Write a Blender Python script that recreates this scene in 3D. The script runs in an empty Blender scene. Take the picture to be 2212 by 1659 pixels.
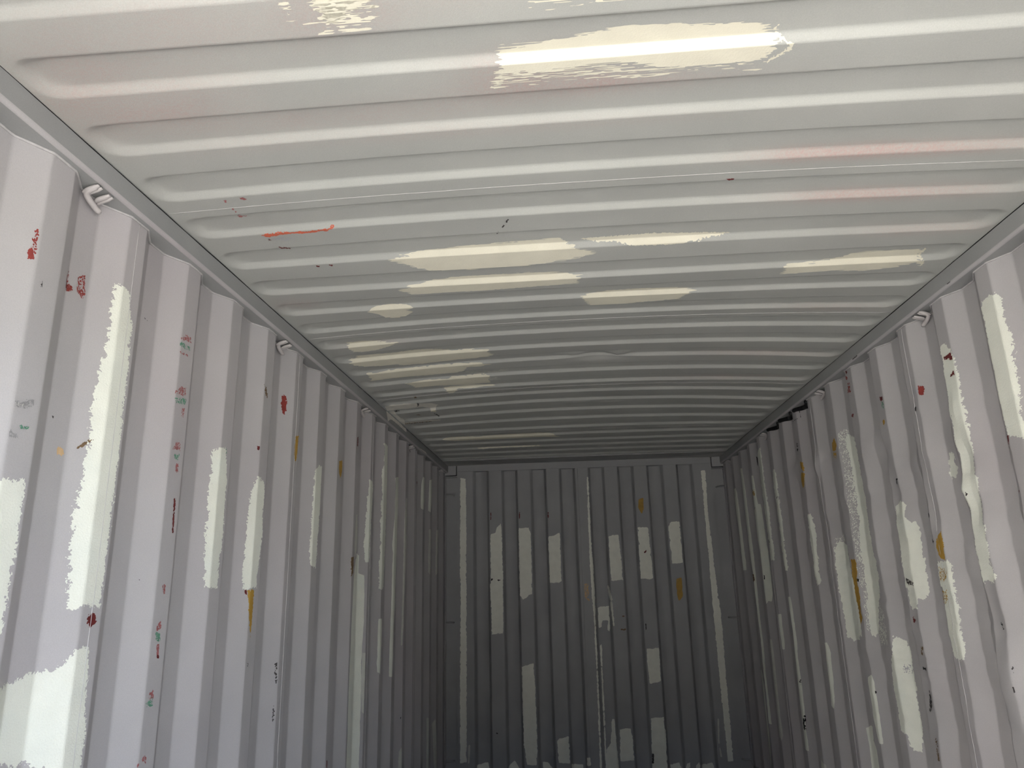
import bpy, bmesh, math, random
import numpy as np

random.seed(7)
scene = bpy.context.scene
COL = scene.collection

# ------------------------------------------------------------------ camera
# world: X right, Y into the container (closed end near Y=0), Z up, floor at Z=0
IMG_W, IMG_H = 2212, 1659
FPX = 1560.904
CAM = np.array([-0.1133, -6.2445, 1.4305])
YAW, PITCH, ROLL = 0.0759, 0.2645, 0.0234

def rot(a, b, c):
    ca, sa, cb, sb, cc, sc = np.cos(a), np.sin(a), np.cos(b), np.sin(b), np.cos(c), np.sin(c)
    rz = np.array([[ca, -sa, 0], [sa, ca, 0], [0, 0, 1]])
    rx = np.array([[1, 0, 0], [0, cb, -sb], [0, sb, cb]])
    ry = np.array([[cc, 0, sc], [0, 1, 0], [-sc, 0, cc]])
    return rz @ rx @ ry
RM = rot(YAW, PITCH, ROLL)

cam_data = bpy.data.cameras.new('camera')
cam = bpy.data.objects.new('camera', cam_data)
COL.objects.link(cam)
cam_data.sensor_fit = 'HORIZONTAL'
cam_data.sensor_width = 36.0
cam_data.lens = 36.0 * FPX / IMG_W
cam_data.clip_start = 0.02
from mathutils import Matrix
mw = Matrix.Identity(4)
for r in range(3):
    mw[r][0] = RM[r, 0]; mw[r][1] = RM[r, 2]; mw[r][2] = -RM[r, 1]; mw[r][3] = CAM[r]
cam.matrix_world = mw
scene.camera = cam

# ------------------------------------------------------------------ sky, sun, exposure
SUN_ELEV, SUN_AZ = math.radians(45), math.radians(84)   # azimuth clockwise from +Y
world = bpy.data.worlds.new('sky'); scene.world = world
world.use_nodes = True
wn = world.node_tree
bg = wn.nodes['Background']
sky = wn.nodes.new('ShaderNodeTexSky')
sky.sky_type = 'NISHITA'
sky.sun_disc = False
sky.sun_elevation = SUN_ELEV
sky.sun_rotation = SUN_AZ
sky.air_density = 1.0; sky.dust_density = 1.5; sky.ozone_density = 1.0
wn.links.new(sky.outputs[0], bg.inputs[0])
bg.inputs[1].default_value = 0.36

sun_d = bpy.data.lights.new('sun', 'SUN')
sun_d.energy = 13.0
sun_d.angle = math.radians(0.6)
sun_d.color = (1.0, 0.95, 0.86)
sun = bpy.data.objects.new('sun', sun_d); COL.objects.link(sun)
from mathutils import Vector
sdir = Vector((math.sin(SUN_AZ) * math.cos(SUN_ELEV), math.cos(SUN_AZ) * math.cos(SUN_ELEV), math.sin(SUN_ELEV)))
sun.rotation_euler = sdir.to_track_quat('Z', 'Y').to_euler()
sun.location = (0, -12, 9)

vs = scene.view_settings
vs.view_transform = 'Standard'; vs.look = 'None'; vs.gamma = 1.0; vs.use_curve_mapping = False
vs.exposure = 1.16

# ------------------------------------------------------------------ materials
def lin(c):
    return tuple(((v / 12.92) if v <= 0.04045 else ((v + 0.055) / 1.055) ** 2.4) for v in [x / 255 for x in c])

def paint(name, col, rough=0.5, var=0.06, scale=6.0, tint=None, tint_amt=0.0, bump=0.0, bscale=300.0,
          attr=None, attr_col=None, spec=0.35, grain=0.0, specks=0.0):
    m = bpy.data.materials.new(name); m.use_nodes = True
    nt = m.node_tree; nd = nt.nodes; ln = nt.links
    b = nd['Principled BSDF']
    b.inputs['Roughness'].default_value = rough
    b.inputs['Specular IOR Level'].default_value = spec
    tc = nd.new('ShaderNodeTexCoord')
    n1 = nd.new('ShaderNodeTexNoise'); n1.inputs['Scale'].default_value = scale; n1.inputs['Detail'].default_value = 5
    ln.new(tc.outputs['Object'], n1.inputs['Vector'])
    mp = nd.new('ShaderNodeMapRange')
    mp.inputs[1].default_value = 0.3; mp.inputs[2].default_value = 0.7
    mp.inputs[3].default_value = 1 - var; mp.inputs[4].default_value = 1 + var
    ln.new(n1.outputs[0], mp.inputs[0])
    hsv = nd.new('ShaderNodeHueSaturation'); hsv.inputs['Color'].default_value = (*col, 1)
    ln.new(mp.outputs[0], hsv.inputs['Value'])
    out = hsv.outputs[0]
    if tint is not None:
        n2 = nd.new('ShaderNodeTexNoise'); n2.inputs['Scale'].default_value = scale * 0.35; n2.inputs['Detail'].default_value = 4
        ln.new(tc.outputs['Object'], n2.inputs['Vector'])
        mp2 = nd.new('ShaderNodeMapRange'); mp2.inputs[1].default_value = 0.48; mp2.inputs[2].default_value = 0.7
        mp2.inputs[3].default_value = 0; mp2.inputs[4].default_value = tint_amt
        ln.new(n2.outputs[0], mp2.inputs[0])
        mx = nd.new('ShaderNodeMixRGB'); mx.inputs[2].default_value = (*tint, 1)
        ln.new(mp2.outputs[0], mx.inputs[0]); ln.new(out, mx.inputs[1]); out = mx.outputs[0]
    if attr:
        at = nd.new('ShaderNodeAttribute'); at.attribute_name = attr
        n3 = nd.new('ShaderNodeTexNoise'); n3.inputs['Scale'].default_value = 160; n3.inputs['Detail'].default_value = 2
        ln.new(tc.outputs['Object'], n3.inputs['Vector'])
        mp3 = nd.new('ShaderNodeMapRange'); mp3.inputs[1].default_value = 0.35; mp3.inputs[2].default_value = 0.65
        mp3.inputs[3].default_value = 0.45; mp3.inputs[4].default_value = 1.2
        ln.new(n3.outputs[0], mp3.inputs[0])
        mu = nd.new('ShaderNodeMath'); mu.operation = 'MULTIPLY'; mu.use_clamp = True
        ln.new(at.outputs['Fac'], mu.inputs[0]); ln.new(mp3.outputs[0], mu.inputs[1])
        mx = nd.new('ShaderNodeMixRGB'); mx.inputs[2].default_value = (*attr_col, 1)
        ln.new(mu.outputs[0], mx.inputs[0]); ln.new(out, mx.inputs[1]); out = mx.outputs[0]
    if specks:
        n5 = nd.new('ShaderNodeTexNoise'); n5.inputs['Scale'].default_value = 38; n5.inputs['Detail'].default_value = 6; n5.inputs['Roughness'].default_value = 0.7
        mpg = nd.new('ShaderNodeMapping'); mpg.inputs['Scale'].default_value = (1, 1, 0.45)
        ln.new(tc.outputs['Object'], mpg.inputs['Vector']); ln.new(mpg.outputs[0], n5.inputs['Vector'])
        mp5 = nd.new('ShaderNodeMapRange'); mp5.inputs[1].default_value = 0.725; mp5.inputs[2].default_value = 0.76
        mp5.inputs[3].default_value = 0; mp5.inputs[4].default_value = specks
        ln.new(n5.outputs[0], mp5.inputs[0])
        mx = nd.new('ShaderNodeMixRGB'); mx.inputs[2].default_value = (0.14, 0.13, 0.13, 1)
        ln.new(mp5.outputs[0], mx.inputs[0]); ln.new(out, mx.inputs[1]); out = mx.outputs[0]
    if grain:
        n4 = nd.new('ShaderNodeTexNoise'); n4.inputs['Scale'].default_value = 420; n4.inputs['Detail'].default_value = 1
        ln.new(tc.outputs['Object'], n4.inputs['Vector'])
        mp4 = nd.new('ShaderNodeMapRange'); mp4.inputs[1].default_value = 0.3; mp4.inputs[2].default_value = 0.7
        mp4.inputs[3].default_value = 1 - grain; mp4.inputs[4].default_value = 1 + grain
        ln.new(n4.outputs[0], mp4.inputs[0])
        h2 = nd.new('ShaderNodeHueSaturation'); ln.new(out, h2.inputs['Color']); ln.new(mp4.outputs[0], h2.inputs['Value'])
        out = h2.outputs[0]
    ln.new(out, b.inputs['Base Color'])
    if bump:
        nb = nd.new('ShaderNodeTexNoise'); nb.inputs['Scale'].default_value = bscale; nb.inputs['Detail'].default_value = 2
        ln.new(tc.outputs['Object'], nb.inputs['Vector'])
        bp = nd.new('ShaderNodeBump'); bp.inputs['Strength'].default_value = bump; bp.inputs['Distance'].default_value = 0.002
        ln.new(nb.outputs[0], bp.inputs['Height']); ln.new(bp.outputs[0], b.inputs['Normal'])
    return m

M = {}
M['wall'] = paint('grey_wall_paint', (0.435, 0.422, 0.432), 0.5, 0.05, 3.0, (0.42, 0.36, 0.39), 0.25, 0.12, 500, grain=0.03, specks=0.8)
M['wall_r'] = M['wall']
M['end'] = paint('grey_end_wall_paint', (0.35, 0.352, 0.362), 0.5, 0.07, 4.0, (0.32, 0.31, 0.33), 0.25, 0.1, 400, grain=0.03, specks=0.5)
M['cream_end'] = paint('cream_primer_rolled', (0.86, 0.86, 0.78), 0.55, 0.04, 20.0, None, 0, 0.3, 200)
M['roof'] = paint('grey_roof_paint', (0.435, 0.443, 0.425), 0.5, 0.04, 3.0, (0.45, 0.42, 0.41), 0.15, 0.15, 500,
                  attr='pink', attr_col=(0.47, 0.30, 0.28), grain=0.04)
M['rail'] = paint('shaded_rail_paint', (0.31, 0.315, 0.315), 0.5, 0.05, 5.0, None, 0, 0.08, 400, grain=0.03)  # darker than the wall paint: shade on the roof rails put into the colour
M['weld'] = paint('weld_paint', (0.49, 0.475, 0.48), 0.45, 0.1, 60.0, None, 0, 0.3, 250)
M['seam'] = paint('seam_paint', (0.48, 0.465, 0.475), 0.45, 0.12, 40.0)
M['cream'] = paint('cream_primer', (0.77, 0.785, 0.71), 0.55, 0.03, 20.0, (0.72, 0.77, 0.72), 0.35, 0.35, 260, grain=0.02)
M['cream_roof'] = paint('cream_primer_brushed', (0.78, 0.75, 0.63), 0.7, 0.03, 20.0, None, 0, 0.2, 260, grain=0.02, spec=0.12)
M['pale'] = paint('pale_filler', (0.74, 0.72, 0.66), 0.6, 0.1, 30.0, None, 0, 0.4, 200)
M['thin'] = paint('thin_primer', (0.58, 0.585, 0.54), 0.5, 0.06, 40.0, None, 0, 0.2, 260)
M['red'] = paint('red_oxide', (0.25, 0.042, 0.036), 0.6, 0.15, 60.0)
M['pinkred'] = paint('faded_red_crayon', (0.34, 0.125, 0.125), 0.6, 0.15, 60.0)
M['darkred'] = paint('dark_red_oxide', (0.13, 0.022, 0.022), 0.6, 0.2, 60.0)
M['orange'] = paint('orange_red_scrape', (0.62, 0.15, 0.09), 0.6, 0.15, 60.0)
M['ochre'] = paint('ochre_paint', (0.43, 0.26, 0.05), 0.55, 0.12, 40.0)
M['tan'] = paint('tan_scrape', (0.60, 0.42, 0.24), 0.6, 0.12, 60.0)
M['green'] = paint('green_crayon', (0.12, 0.27, 0.19), 0.6, 0.2, 60.0)
M['brown'] = paint('brown_rust', (0.17, 0.11, 0.06), 0.7, 0.2, 60.0)
M['scuff'] = paint('dark_scuff', (0.06, 0.055, 0.055), 0.6, 0.2, 60.0)
M['black'] = paint('black_sealant', (0.006, 0.006, 0.007), 0.6, 0.2, 60.0)
M['grey_rub'] = paint('grey_rub', (0.40, 0.40, 0.425), 0.5, 0.05, 40.0)
M['rub'] = paint('faint_scuff', (0.30, 0.295, 0.30), 0.5, 0.1, 40.0)
M['ring'] = paint('ring_paint', (0.52, 0.49, 0.49), 0.4, 0.1, 40.0, None, 0, 0.3, 200, spec=0.5)
M['ply'] = paint('plywood_floor', (0.05, 0.045, 0.04), 0.7, 0.2, 3.0, (0.06, 0.05, 0.045), 0.5)
M['yard'] = paint('sky_block_dark', (0.11, 0.11, 0.11), 0.7, 0.15, 0.5)
M['pale_wall'] = paint('sun_bounce_pale', (0.80, 0.78, 0.74), 0.9, 0.05, 0.5)
M['ground'] = paint('pale_concrete_yard', (0.48, 0.47, 0.44), 0.9, 0.1, 0.6)

# ------------------------------------------------------------------ object helpers
def mesh_obj(name, verts, faces, mat, parent=None, smooth=True):
    me = bpy.data.meshes.new(name)
    me.from_pydata([tuple(map(float, v)) for v in verts] if not isinstance(verts, np.ndarray) else verts.tolist(), [], faces)
    me.update()
    if smooth and len(me.polygons):
        me.polygons.foreach_set('use_smooth', [True] * len(me.polygons))
    o = bpy.data.objects.new(name, me); COL.objects.link(o)
    me.materials.append(M[mat] if isinstance(mat, str) else mat)
    if parent is not None: o.parent = parent
    return o

def empty(name, loc=(0, 0, 0)):
    o = bpy.data.objects.new(name, None); COL.objects.link(o); o.location = loc
    o.empty_display_size = 0.05
    return o

def tag(o, label, cat=None, group=None, kind=None):
    o['label'] = label
    if cat: o['category'] = cat
    if group: o['group'] = group
    if kind: o['kind'] = kind
    return o

def boxes(name, specs, mat, parent=None, bevel=0.0, seg=2):
    bm = bmesh.new()
    for (x0, x1, y0, y1, z0, z1) in specs:
        vs_ = [bm.verts.new((x, y, z)) for x in (x0, x1) for y in (y0, y1) for z in (z0, z1)]
        for f in ((0, 1, 3, 2), (4, 6, 7, 5), (0, 4, 5, 1), (2, 3, 7, 6), (0, 2, 6, 4), (1, 5, 7, 3)):
            bm.faces.new([vs_[i] for i in f])
    bmesh.ops.recalc_face_normals(bm, faces=bm.faces)
    if bevel:
        bmesh.ops.bevel(bm, geom=list(bm.edges), offset=bevel, segments=seg, affect='EDGES', profile=0.5)
    me = bpy.data.meshes.new(name); bm.to_mesh(me); bm.free()
    o = bpy.data.objects.new(name, me); COL.objects.link(o); me.materials.append(M[mat])
    if parent is not None: o.parent = parent
    return o

def tube(name, pts, r, mat, parent=None, n=8, cap=True, flat=1.0):
    """swept round bar along a polyline; r may be a list"""
    P = np.array(pts, float); K = len(P)
    R = np.full(K, r, float) if np.isscalar(r) else np.array(r, float)
    T = np.gradient(P, axis=0); T /= np.linalg.norm(T, axis=1)[:, None] + 1e-12
    up = np.array([0, 0, 1.0]) if abs(T[0, 2]) < 0.9 else np.array([1.0, 0, 0])
    V = []; F = []
    a = np.cross(T[0], up); a /= np.linalg.norm(a)
    for k in range(K):
        a = a - T[k] * (a @ T[k]); a /= np.linalg.norm(a) + 1e-12
        b = np.cross(T[k], a)
        for j in range(n):
            th = 2 * math.pi * j / n
            V.append(P[k] + R[k] * (math.cos(th) * a + flat * math.sin(th) * b))
    for k in range(K - 1):
        for j in range(n):
            F.append((k * n + j, k * n + (j + 1) % n, (k + 1) * n + (j + 1) % n, (k + 1) * n + j))
    if cap:
        F.append(tuple(range(n - 1, -1, -1))); F.append(tuple((K - 1) * n + j for j in range(n)))
    return mesh_obj(name, np.array(V), F, mat, parent)

# ------------------------------------------------------------------ noise
_tab = np.random.RandomState(3).rand(4096)
def vnoise(u, v, seed=0):
    iu = np.floor(u).astype(np.int64); iv = np.floor(v).astype(np.int64)
    fu = u - iu; fv = v - iv
    fu = fu * fu * (3 - 2 * fu); fv = fv * fv * (3 - 2 * fv)
    def h(a, b): return _tab[(a * 1619 + b * 31337 + seed * 6971 + ((a * b) & 1023) * 7) & 4095]
    return ((h(iu, iv) * (1 - fu) + h(iu + 1, iv) * fu) * (1 - fv) + (h(iu, iv + 1) * (1 - fu) + h(iu + 1, iv + 1) * fu) * fv)
def fbm(u, v, seed=0, oc=3):
    s = 0; a = 0.5; t = 0
    for o in range(oc):
        s = s + a * vnoise(u * 2 ** o, v * 2 ** o, seed + o * 17); t += a; a *= 0.5
    return s / t

# ------------------------------------------------------------------ the shell as height fields
WI, WO = 1.165, 1.201            # inner and outer flats of the side-wall corrugation
PITCH_S = 0.278
YL0, YR0 = -4.914, -4.060        # far edge of one inner flat, left / right wall
ZRAIL, ZROOF = 2.320, 2.380
YE, YD = -0.150, -6.020          # inner face of the closed end, door sill line
XRAIL = 1.140

def trap(y, y0):
    """0 on the inner flat, 1 on the outer flat, softened bends"""
    acc = 0
    for d in (-0.0035, -0.0018, 0.0, 0.0018, 0.0035):
        t = np.mod(y + d - y0, PITCH_S)
        acc = acc + np.clip(np.minimum(t / 0.068, (0.208 - t) / 0.068), 0, 1)
    return acc / 5

def f_left(y, z):
    return -(WI + (WO - WI) * trap(y, YL0)) + 0.0012 * (fbm(y * 3, z * 2.2, 5) - 0.5)

def g2(y, z, y0, z0, sy, sz): return np.exp(-((y - y0) / sy) ** 2 - ((z - z0) / sz) ** 2)

RDENT = []
def f_right(y, z):
    base = WI + (WO - WI) * trap(y, YR0)
    mask = np.clip(1.25 * g2(y, z, -3.3, 1.35, 1.0, 0.62) + 0.5 * g2(y, z, -2.2, 1.7, 0.6, 0.35), 0, 1)
    n = fbm(y * 6.0, z * 9.0, 21) - 0.5
    n2 = np.abs(fbm(y * 9.0, z * 14.0, 33) - 0.5) * 2
    d = mask * (0.016 * n - 0.008 * n2 + 0.003)
    for (dy, dz, sy, sz, a) in RDENT:
        d = d + a * g2(y, z, dy, dz, sy, sz)
    return base + d

RP = 0.209; RD0 = -4.563
CAMB = [(-6.1, 0), (-5.4, -.005), (-5.19, -.006), (-4.98, .008), (-4.77, .018), (-4.56, .021), (-4.4, .020), (-4.25, .012), (-4.14, .005), (-4.03, .003), (-3.94, .009), (-3.82, .016),
        (-3.73, .023), (-3.6, .031), (-3.4, .037), (-3.2, .041), (-3.0, .048), (-2.77, .043), (-2.56, .041), (-2.35, .046), (-2.15, .048), (-1.94, .041), (-1.73, .032), (-1.52, .018),
        (-1.31, .013), (-1.1, .008), (-.68, .009), (-.47, .007), (0.1, .003)]
CAMB_Y = [c[0] for c in CAMB]; CAMB_A = [c[1] for c in CAMB]
ROOFDENT = []
def camber(x, y):
    xs = np.clip((x + 0.06) / 1.15, -1, 1)
    return np.interp(y, CAMB_Y, CAMB_A) * (1 - np.abs(xs) ** 2.2)
def f_roof(x, y):
    k = np.floor((y - RD0 + 0.02) / RP)
    yc = RD0 + k * RP + 0.059
    ax = np.abs(x); dy = np.abs(y - yc)
    r = 0.050
    qx = ax - (1.130 - r); qy = dy - (0.059 - r)
    sd = np.hypot(np.maximum(qx, 0), np.maximum(qy, 0)) + np.minimum(np.maximum(qx, qy), 0) - r
    e = np.clip((ax - 1.05) / 0.06, 0, 1)
    wid = 0.0195 + 0.013 * e
    t = np.clip(-sd / wid, 0, 1); t = t * t * (3 - 2 * t) * 0.2 + t * 0.8
    live = ((yc > YD + 0.12) & (yc < -0.44)).astype(float)
    z = ZROOF + camber(x, y) + 0.0135 * t * live
    for (dx, dy_, sx, sy, a) in ROOFDENT:
        z = z + a * g2(x, y, dx, dy_, sx, sy)
    return z

EP, EX0, EW, ED = 0.244, -0.796, 0.112, 0.0456
def f_end(x, z):
    acc = 0
    for d in (-0.004, 0, 0.004):
        xx = x + d
        t = np.mod(xx - EX0 - EW, EP)
        v = np.clip(np.minimum(t / 0.017, (EP - EW - t) / 0.017), 0, 1)
        acc = acc + np.where(np.abs(xx + 0.02) < 0.975, v, 0)
    return YE + ED * acc / 3

class Surf:
    """height field w = f(u, v); axes gives the world axis of (u, v, w); inn = inward sign along w"""
    def __init__(s, f, axes, inn, us, vs_, fhit=None):
        s.f = f; s.ax = axes; s.inn = inn
        s.us = np.array(us); s.vs = np.array(vs_)
        U, V = np.meshgrid(s.us, s.vs, indexing='ij')
        s.W = f(U, V)
    def w(s, u, v):
        i = np.clip(np.searchsorted(s.us, u) - 1, 0, len(s.us) - 2); j = np.clip(np.searchsorted(s.vs, v) - 1, 0, len(s.vs) - 2)
        a = np.clip((u - s.us[i]) / (s.us[i + 1] - s.us[i]), 0, 1); b = np.clip((v - s.vs[j]) / (s.vs[j + 1] - s.vs[j]), 0, 1)
        W = s.W
        return (W[i, j] * (1 - a) + W[i + 1, j] * a) * (1 - b) + (W[i, j + 1] * (1 - a) + W[i + 1, j + 1] * a) * b
    def xyz(s, u, v, off=0.0):
        u = np.asarray(u, float); v = np.asarray(v, float)
        w = s.w(u, v)
        P = np.zeros(u.shape + (3,))
        P[..., s.ax[0]] = u; P[..., s.ax[1]] = v; P[..., s.ax[2]] = w
        if off:
            h = 0.004
            du = (s.w(u + h, v) - s.w(u - h, v)) / (2 * h); dv = (s.w(u, v + h) - s.w(u, v - h)) / (2 * h)
            nn = np.sqrt(1 + du * du + dv * dv)
            P[..., s.ax[0]] -= s.inn * off * du / nn; P[..., s.ax[1]] -= s.inn * off * dv / nn; P[..., s.ax[2]] += s.inn * off / nn
        return P
    def hit(s, px, py, plane=None):
        d = RM @ np.array([(px - IMG_W / 2) / FPX, 1.0, -(py - IMG_H / 2) / FPX])
        a0, a1, a2 = s.ax
        def at_w(w):
            t = (w - CAM[a2]) / d[a2]; return CAM + d * t
        if plane is not None:
            p = at_w(plane); return p[a0], p[a1]
        lo, hi = s.W.min() - 0.002, s.W.max() + 0.002
        near, far = (lo, hi) if s.inn < 0 else (hi, lo)
        ws = np.linspace(near, far, 300)
        T = (ws - CAM[a2]) / d[a2]
        P = CAM[None] + T[:, None] * d[None]
        g = (P[:, a2] - s.w(P[:, a0], P[:, a1])) * s.inn
        k = np.argmax(g <= 0)
        return P[k, a0], P[k, a1]
    def mesh(s, name, mat, parent, u0=None, u1=None, v0=None, v1=None, flip=False):
        def cut(arr, lo, hi):
            k = arr
            if lo is not None: k = np.concatenate([[lo], k[k > lo + 1e-6]])
            if hi is not None: k = np.concatenate([k[k < hi - 1e-6], [hi]])
            return k
        us = cut(s.us, u0, u1); vs_ = cut(s.vs, v0, v1)
        U, V = np.meshgrid(us, vs_, indexing='ij')
        P = s.xyz(U, V).reshape(-1, 3)
        nu, nv = len(us), len(vs_)
        I, J = np.meshgrid(np.arange(nu - 1), np.arange(nv - 1), indexing='ij')
        a = (I * nv + J).ravel()
        F = np.stack([a, a + nv, a + nv + 1, a + 1], 1)
        # orient towards the inside of the container
        sgn = np.sign(np.linalg.det(np.eye(3)[list(s.ax)])) * s.inn
        if sgn < 0: F = F[:, ::-1]
        return mesh_obj(name, P, F.tolist(), mat, parent), P

# ------------------------------------------------------------------ grids
def wall_lines(y0):
    out = []
    i = int(np.floor((YD - y0) / PITCH_S)) - 1
    while y0 + i * PITCH_S < YE + 0.3:
        b = y0 + i * PITCH_S
        for c in (0, 0.068, 0.140, 0.208):
            for d in (-0.0100, -0.0050, -0.0025, 0.0, 0.0025, 0.0050, 0.0100): out.append(b + c + d)
            out.append(b + c + 0.034)
        i += 1
    out = np.array(sorted(out))
    out = out[(out > YD) & (out < YE + 0.10)]
    return np.unique(np.round(np.concatenate([[YD], out, [YE + 0.10]]), 5))

# ray helper for placing dents from the photograph
def pix_on(px, py, axis, val):
    d = RM @ np.array([(px - IMG_W / 2) / FPX, 1.0, -(py - IMG_H / 2) / FPX])
    return CAM + d * (val - CAM[axis]) / d[axis]

for (px, py, sy, sz, a) in [(1712, 1018, .03, .05, -.020), (1744, 1024, .025, .05, .018), (1768, 1008, .03, .05, -.018), (1776, 985, .03, .03, .014),
                            (1905, 985, .05, .05, .016), (1875, 965, .05, .06, -.014), (1963, 1000, .05, .05, -.012), (2048, 940, .05, .06, -.012),
                            (2090, 990, .04, .05, .014), (2068, 880, .04, .05, -.010), (2085, 1060, .04, .04, -.012), (2020, 1100, .05, .08, .012),
                            (1935, 1060, .04, .07, .012), (2110, 1100, .04, .06, .010), (2150, 1330, .05, .09, .010), (2180, 1450, .05, .10, -.010)]:
    p = pix_on(px, py, 0, 1.17)
    RDENT.append((p[1], p[2], sy, sz, a))
for (px, py, sx, sy, a) in [(1240, 768, .05, .02, -.016), (1336, 767, .04, .02, -.018), (1290, 773, .12, .03, .012), (1254, 868, .08, .02, -.006), (1320, 867, .06, .02, -.006)]:
    p = pix_on(px, py, 2, 2.425)
    ROOFDENT.append((p[0], p[1], sx, sy, a))

S_L = Surf(f_left, (1, 2, 0), 1, wall_lines(YL0), np.linspace(0, ZRAIL, 48))
S_R = Surf(f_right, (1, 2, 0), -1, wall_lines(YR0), np.linspace(0, ZRAIL, 190))
xe = np.concatenate([np.linspace(-1.205, -1.01, 27), np.linspace(-0.97, 0.97, 66), np.linspace(1.01, 1.205, 27)])
yr_ = [YD]
k = int(np.floor((YD - RD0) / RP)) - 1
while RD0 + k * RP < YE:
    for o in (0, .003, .006, .010, .014, .019, .024, .042, .059, .076, .094, .099, .104, .108, .112, .115, .118, .122, .136, .150, .164, .178, .192, .204):
        yr_.append(RD0 + k * RP + o)
    k += 1
yr_ = np.array(yr_); yr_ = np.unique(np.round(np.concatenate([yr_[(yr_ >= YD) & (yr_ < YE + 0.03)], [YE + 0.05]]), 5))
S_C = Surf(f_roof, (0, 1, 2), -1, xe, yr_)
xs_ = [-1.065]
for k in range(-2, 9):
    b = EX0 + k * EP
    for c in (0, EW):
        for d in (-0.021, -0.017, -0.013, -0.008, -0.004, 0, 0.004, 0.008, 0.013, 0.017, 0.021): xs_.append(b + c + d)
xs_ = np.array(xs_); xs_ = np.unique(np.round(np.concatenate([[-1.065], xs_[np.abs(xs_) < 1.06], [1.065]]), 5))
S_E = Surf(f_end, (0, 2, 1), -1, xs_, np.linspace(0, 2.33, 12))
S_RL = Surf(lambda y, z: np.full(np.shape(y), -XRAIL), (1, 2, 0), 1, [YD, YE], [ZRAIL, ZROOF])
S_RR = Surf(lambda y, z: np.full(np.shape(y), XRAIL), (1, 2, 0), -1, [YD, YE], [ZRAIL, ZROOF])

# ------------------------------------------------------------------ structure
def structure(name, label):
    o = empty(name); tag(o, label, None, None, 'structure'); return o

SEAM_OFF = -0.036
def build_wall(name, label, S, y0, idxs):
    root = structure(name, label)
    cuts = [YD] + [y0 + i * PITCH_S + SEAM_OFF for i in idxs] + [YE + 0.10]
    panels = []
    for a, b in zip(cuts[:-1], cuts[1:]):
        o, _ = S.mesh('side_panel', 'wall', root, u0=a, u1=b)
        panels.append((a, b, o))
    for c in cuts[1:-1]:
        zs = np.linspace(0.0, ZRAIL - 0.002, 60)
        pts = S.xyz(np.full(60, c) + 0.0012 * (vnoise(zs * 9, zs * 0 + 3, 4) - .5), zs, 0.0004)
        tube('weld_seam', pts, 0.0009, 'seam', root, n=5)
    return root, panels
WL, PL = build_wall('wall_left', 'grey corrugated steel side wall, left of the container', S_L, YL0, (-3, 1, 5, 9, 13))
WR, PR = build_wall('wall_right', 'grey corrugated steel side wall with dents, right of the container', S_R, YR0, (-6, -2, 2, 6, 10))

CE = structure('ceiling', 'grey steel container roof with pressed cross ribs')
rcuts = [YD] + [-5.645 + 1.045 * n for n in range(6)][0:5] + [YE + 0.05]
PC = []
def pink_attr(o, P):
    blobs = [(-0.98, -5.04, .22, .12, .75), (-0.75, -5.22, .35, .08, .45), (-0.55, -4.93, .30, .06, .35), (-0.15, -5.02, .18, .08, .6), (0.02, -4.98, .25, .04, .5),
             (0.55, -4.66, .20, .025, .9), (0.85, -4.66, .22, .025, .8), (0.62, -4.45, .16, .025, .55), (0.85, -4.45, .2, .03, .7), (0.95, -4.24, .18, .03, .5),
             (-1.05, -3.92, .08, .06, .6), (-0.3, -4.85, .5, .02, .3), (0.9, -3.6, .2, .03, .4), (0.8, -3.0, .25, .03, .45), (0.75, -2.6, .3, .03, .45), (-0.9, -3.4, .15, .03, .4),
             (-0.5, -5.25, .12, .05, .4), (-0.28, -5.3, .1, .05, .5)]
    v = np.zeros(len(P))
    for (bx, by, sx, sy, a) in blobs:
        v += a * np.exp(-((P[:, 0] - bx) / sx) ** 2 - ((P[:, 1] - by) / sy) ** 2)
    v = np.clip(v, 0, 1) * (0.35 + 1.1 * fbm(P[:, 0] * 9, P[:, 1] * 14, 9))
    at = o.data.attributes.new('pink', 'FLOAT', 'POINT')
    at.data.foreach_set('value', np.clip(v * 0.58, 0, 0.8).astype(np.float32))
for a, b in zip(rcuts[:-1], rcuts[1:]):
    o, P = S_C.mesh('roof_panel', 'roof', CE, v0=a, v1=b)
    pink_attr(o, P); PC.append((a, b, o))
for c in rcuts[1:-1]:
    xs2 = np.linspace(-1.135, 1.135, 80)
    pts = S_C.xyz(xs2, np.full(80, c) + 0.0015 * (vnoise(xs2 * 7, xs2 * 0, 2) - .5), 0.0002)
    tube('weld_seam', pts, 0.0010, 'seam', CE, n=5)

WE = structure('wall_back', 'grey corrugated closed end wall with vertical ribs')
ecuts = [-1.065, -0.012 - 0.03, 1.065]
PE = []
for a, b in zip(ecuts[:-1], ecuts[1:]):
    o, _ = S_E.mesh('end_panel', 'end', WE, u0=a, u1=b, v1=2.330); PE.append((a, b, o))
zs = np.linspace(0, 2.325, 30)
tube('weld_seam', S_E.xyz(np.full(30, ecuts[1]), zs, 0.0003), 0.0015, 'rail', WE, n=5)

boxes('leak_backing', [(-1.23, 1.23, YE + 0.115, YE + 0.122, -0.16, 2.43)], 'end', WE)  # unseen sheet added behind the end wall to stop daylight leaks

FL = mesh_obj('floor', [(-1.2, YD, 0), (1.2, YD, 0), (1.2, 0, 0), (-1.2, 0, 0)], [(0, 1, 2, 3)], 'ply')
tag(FL, 'dark worn plywood container floor', kind='structure')
GR = mesh_obj('ground', [(-60, -80, -0.16), (60, -80, -0.16), (60, 40, -0.16), (-60, 40, -0.16)], [(0, 1, 2, 3)], 'ground')
tag(GR, 'pale concrete yard outside the container', kind='structure')

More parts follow.
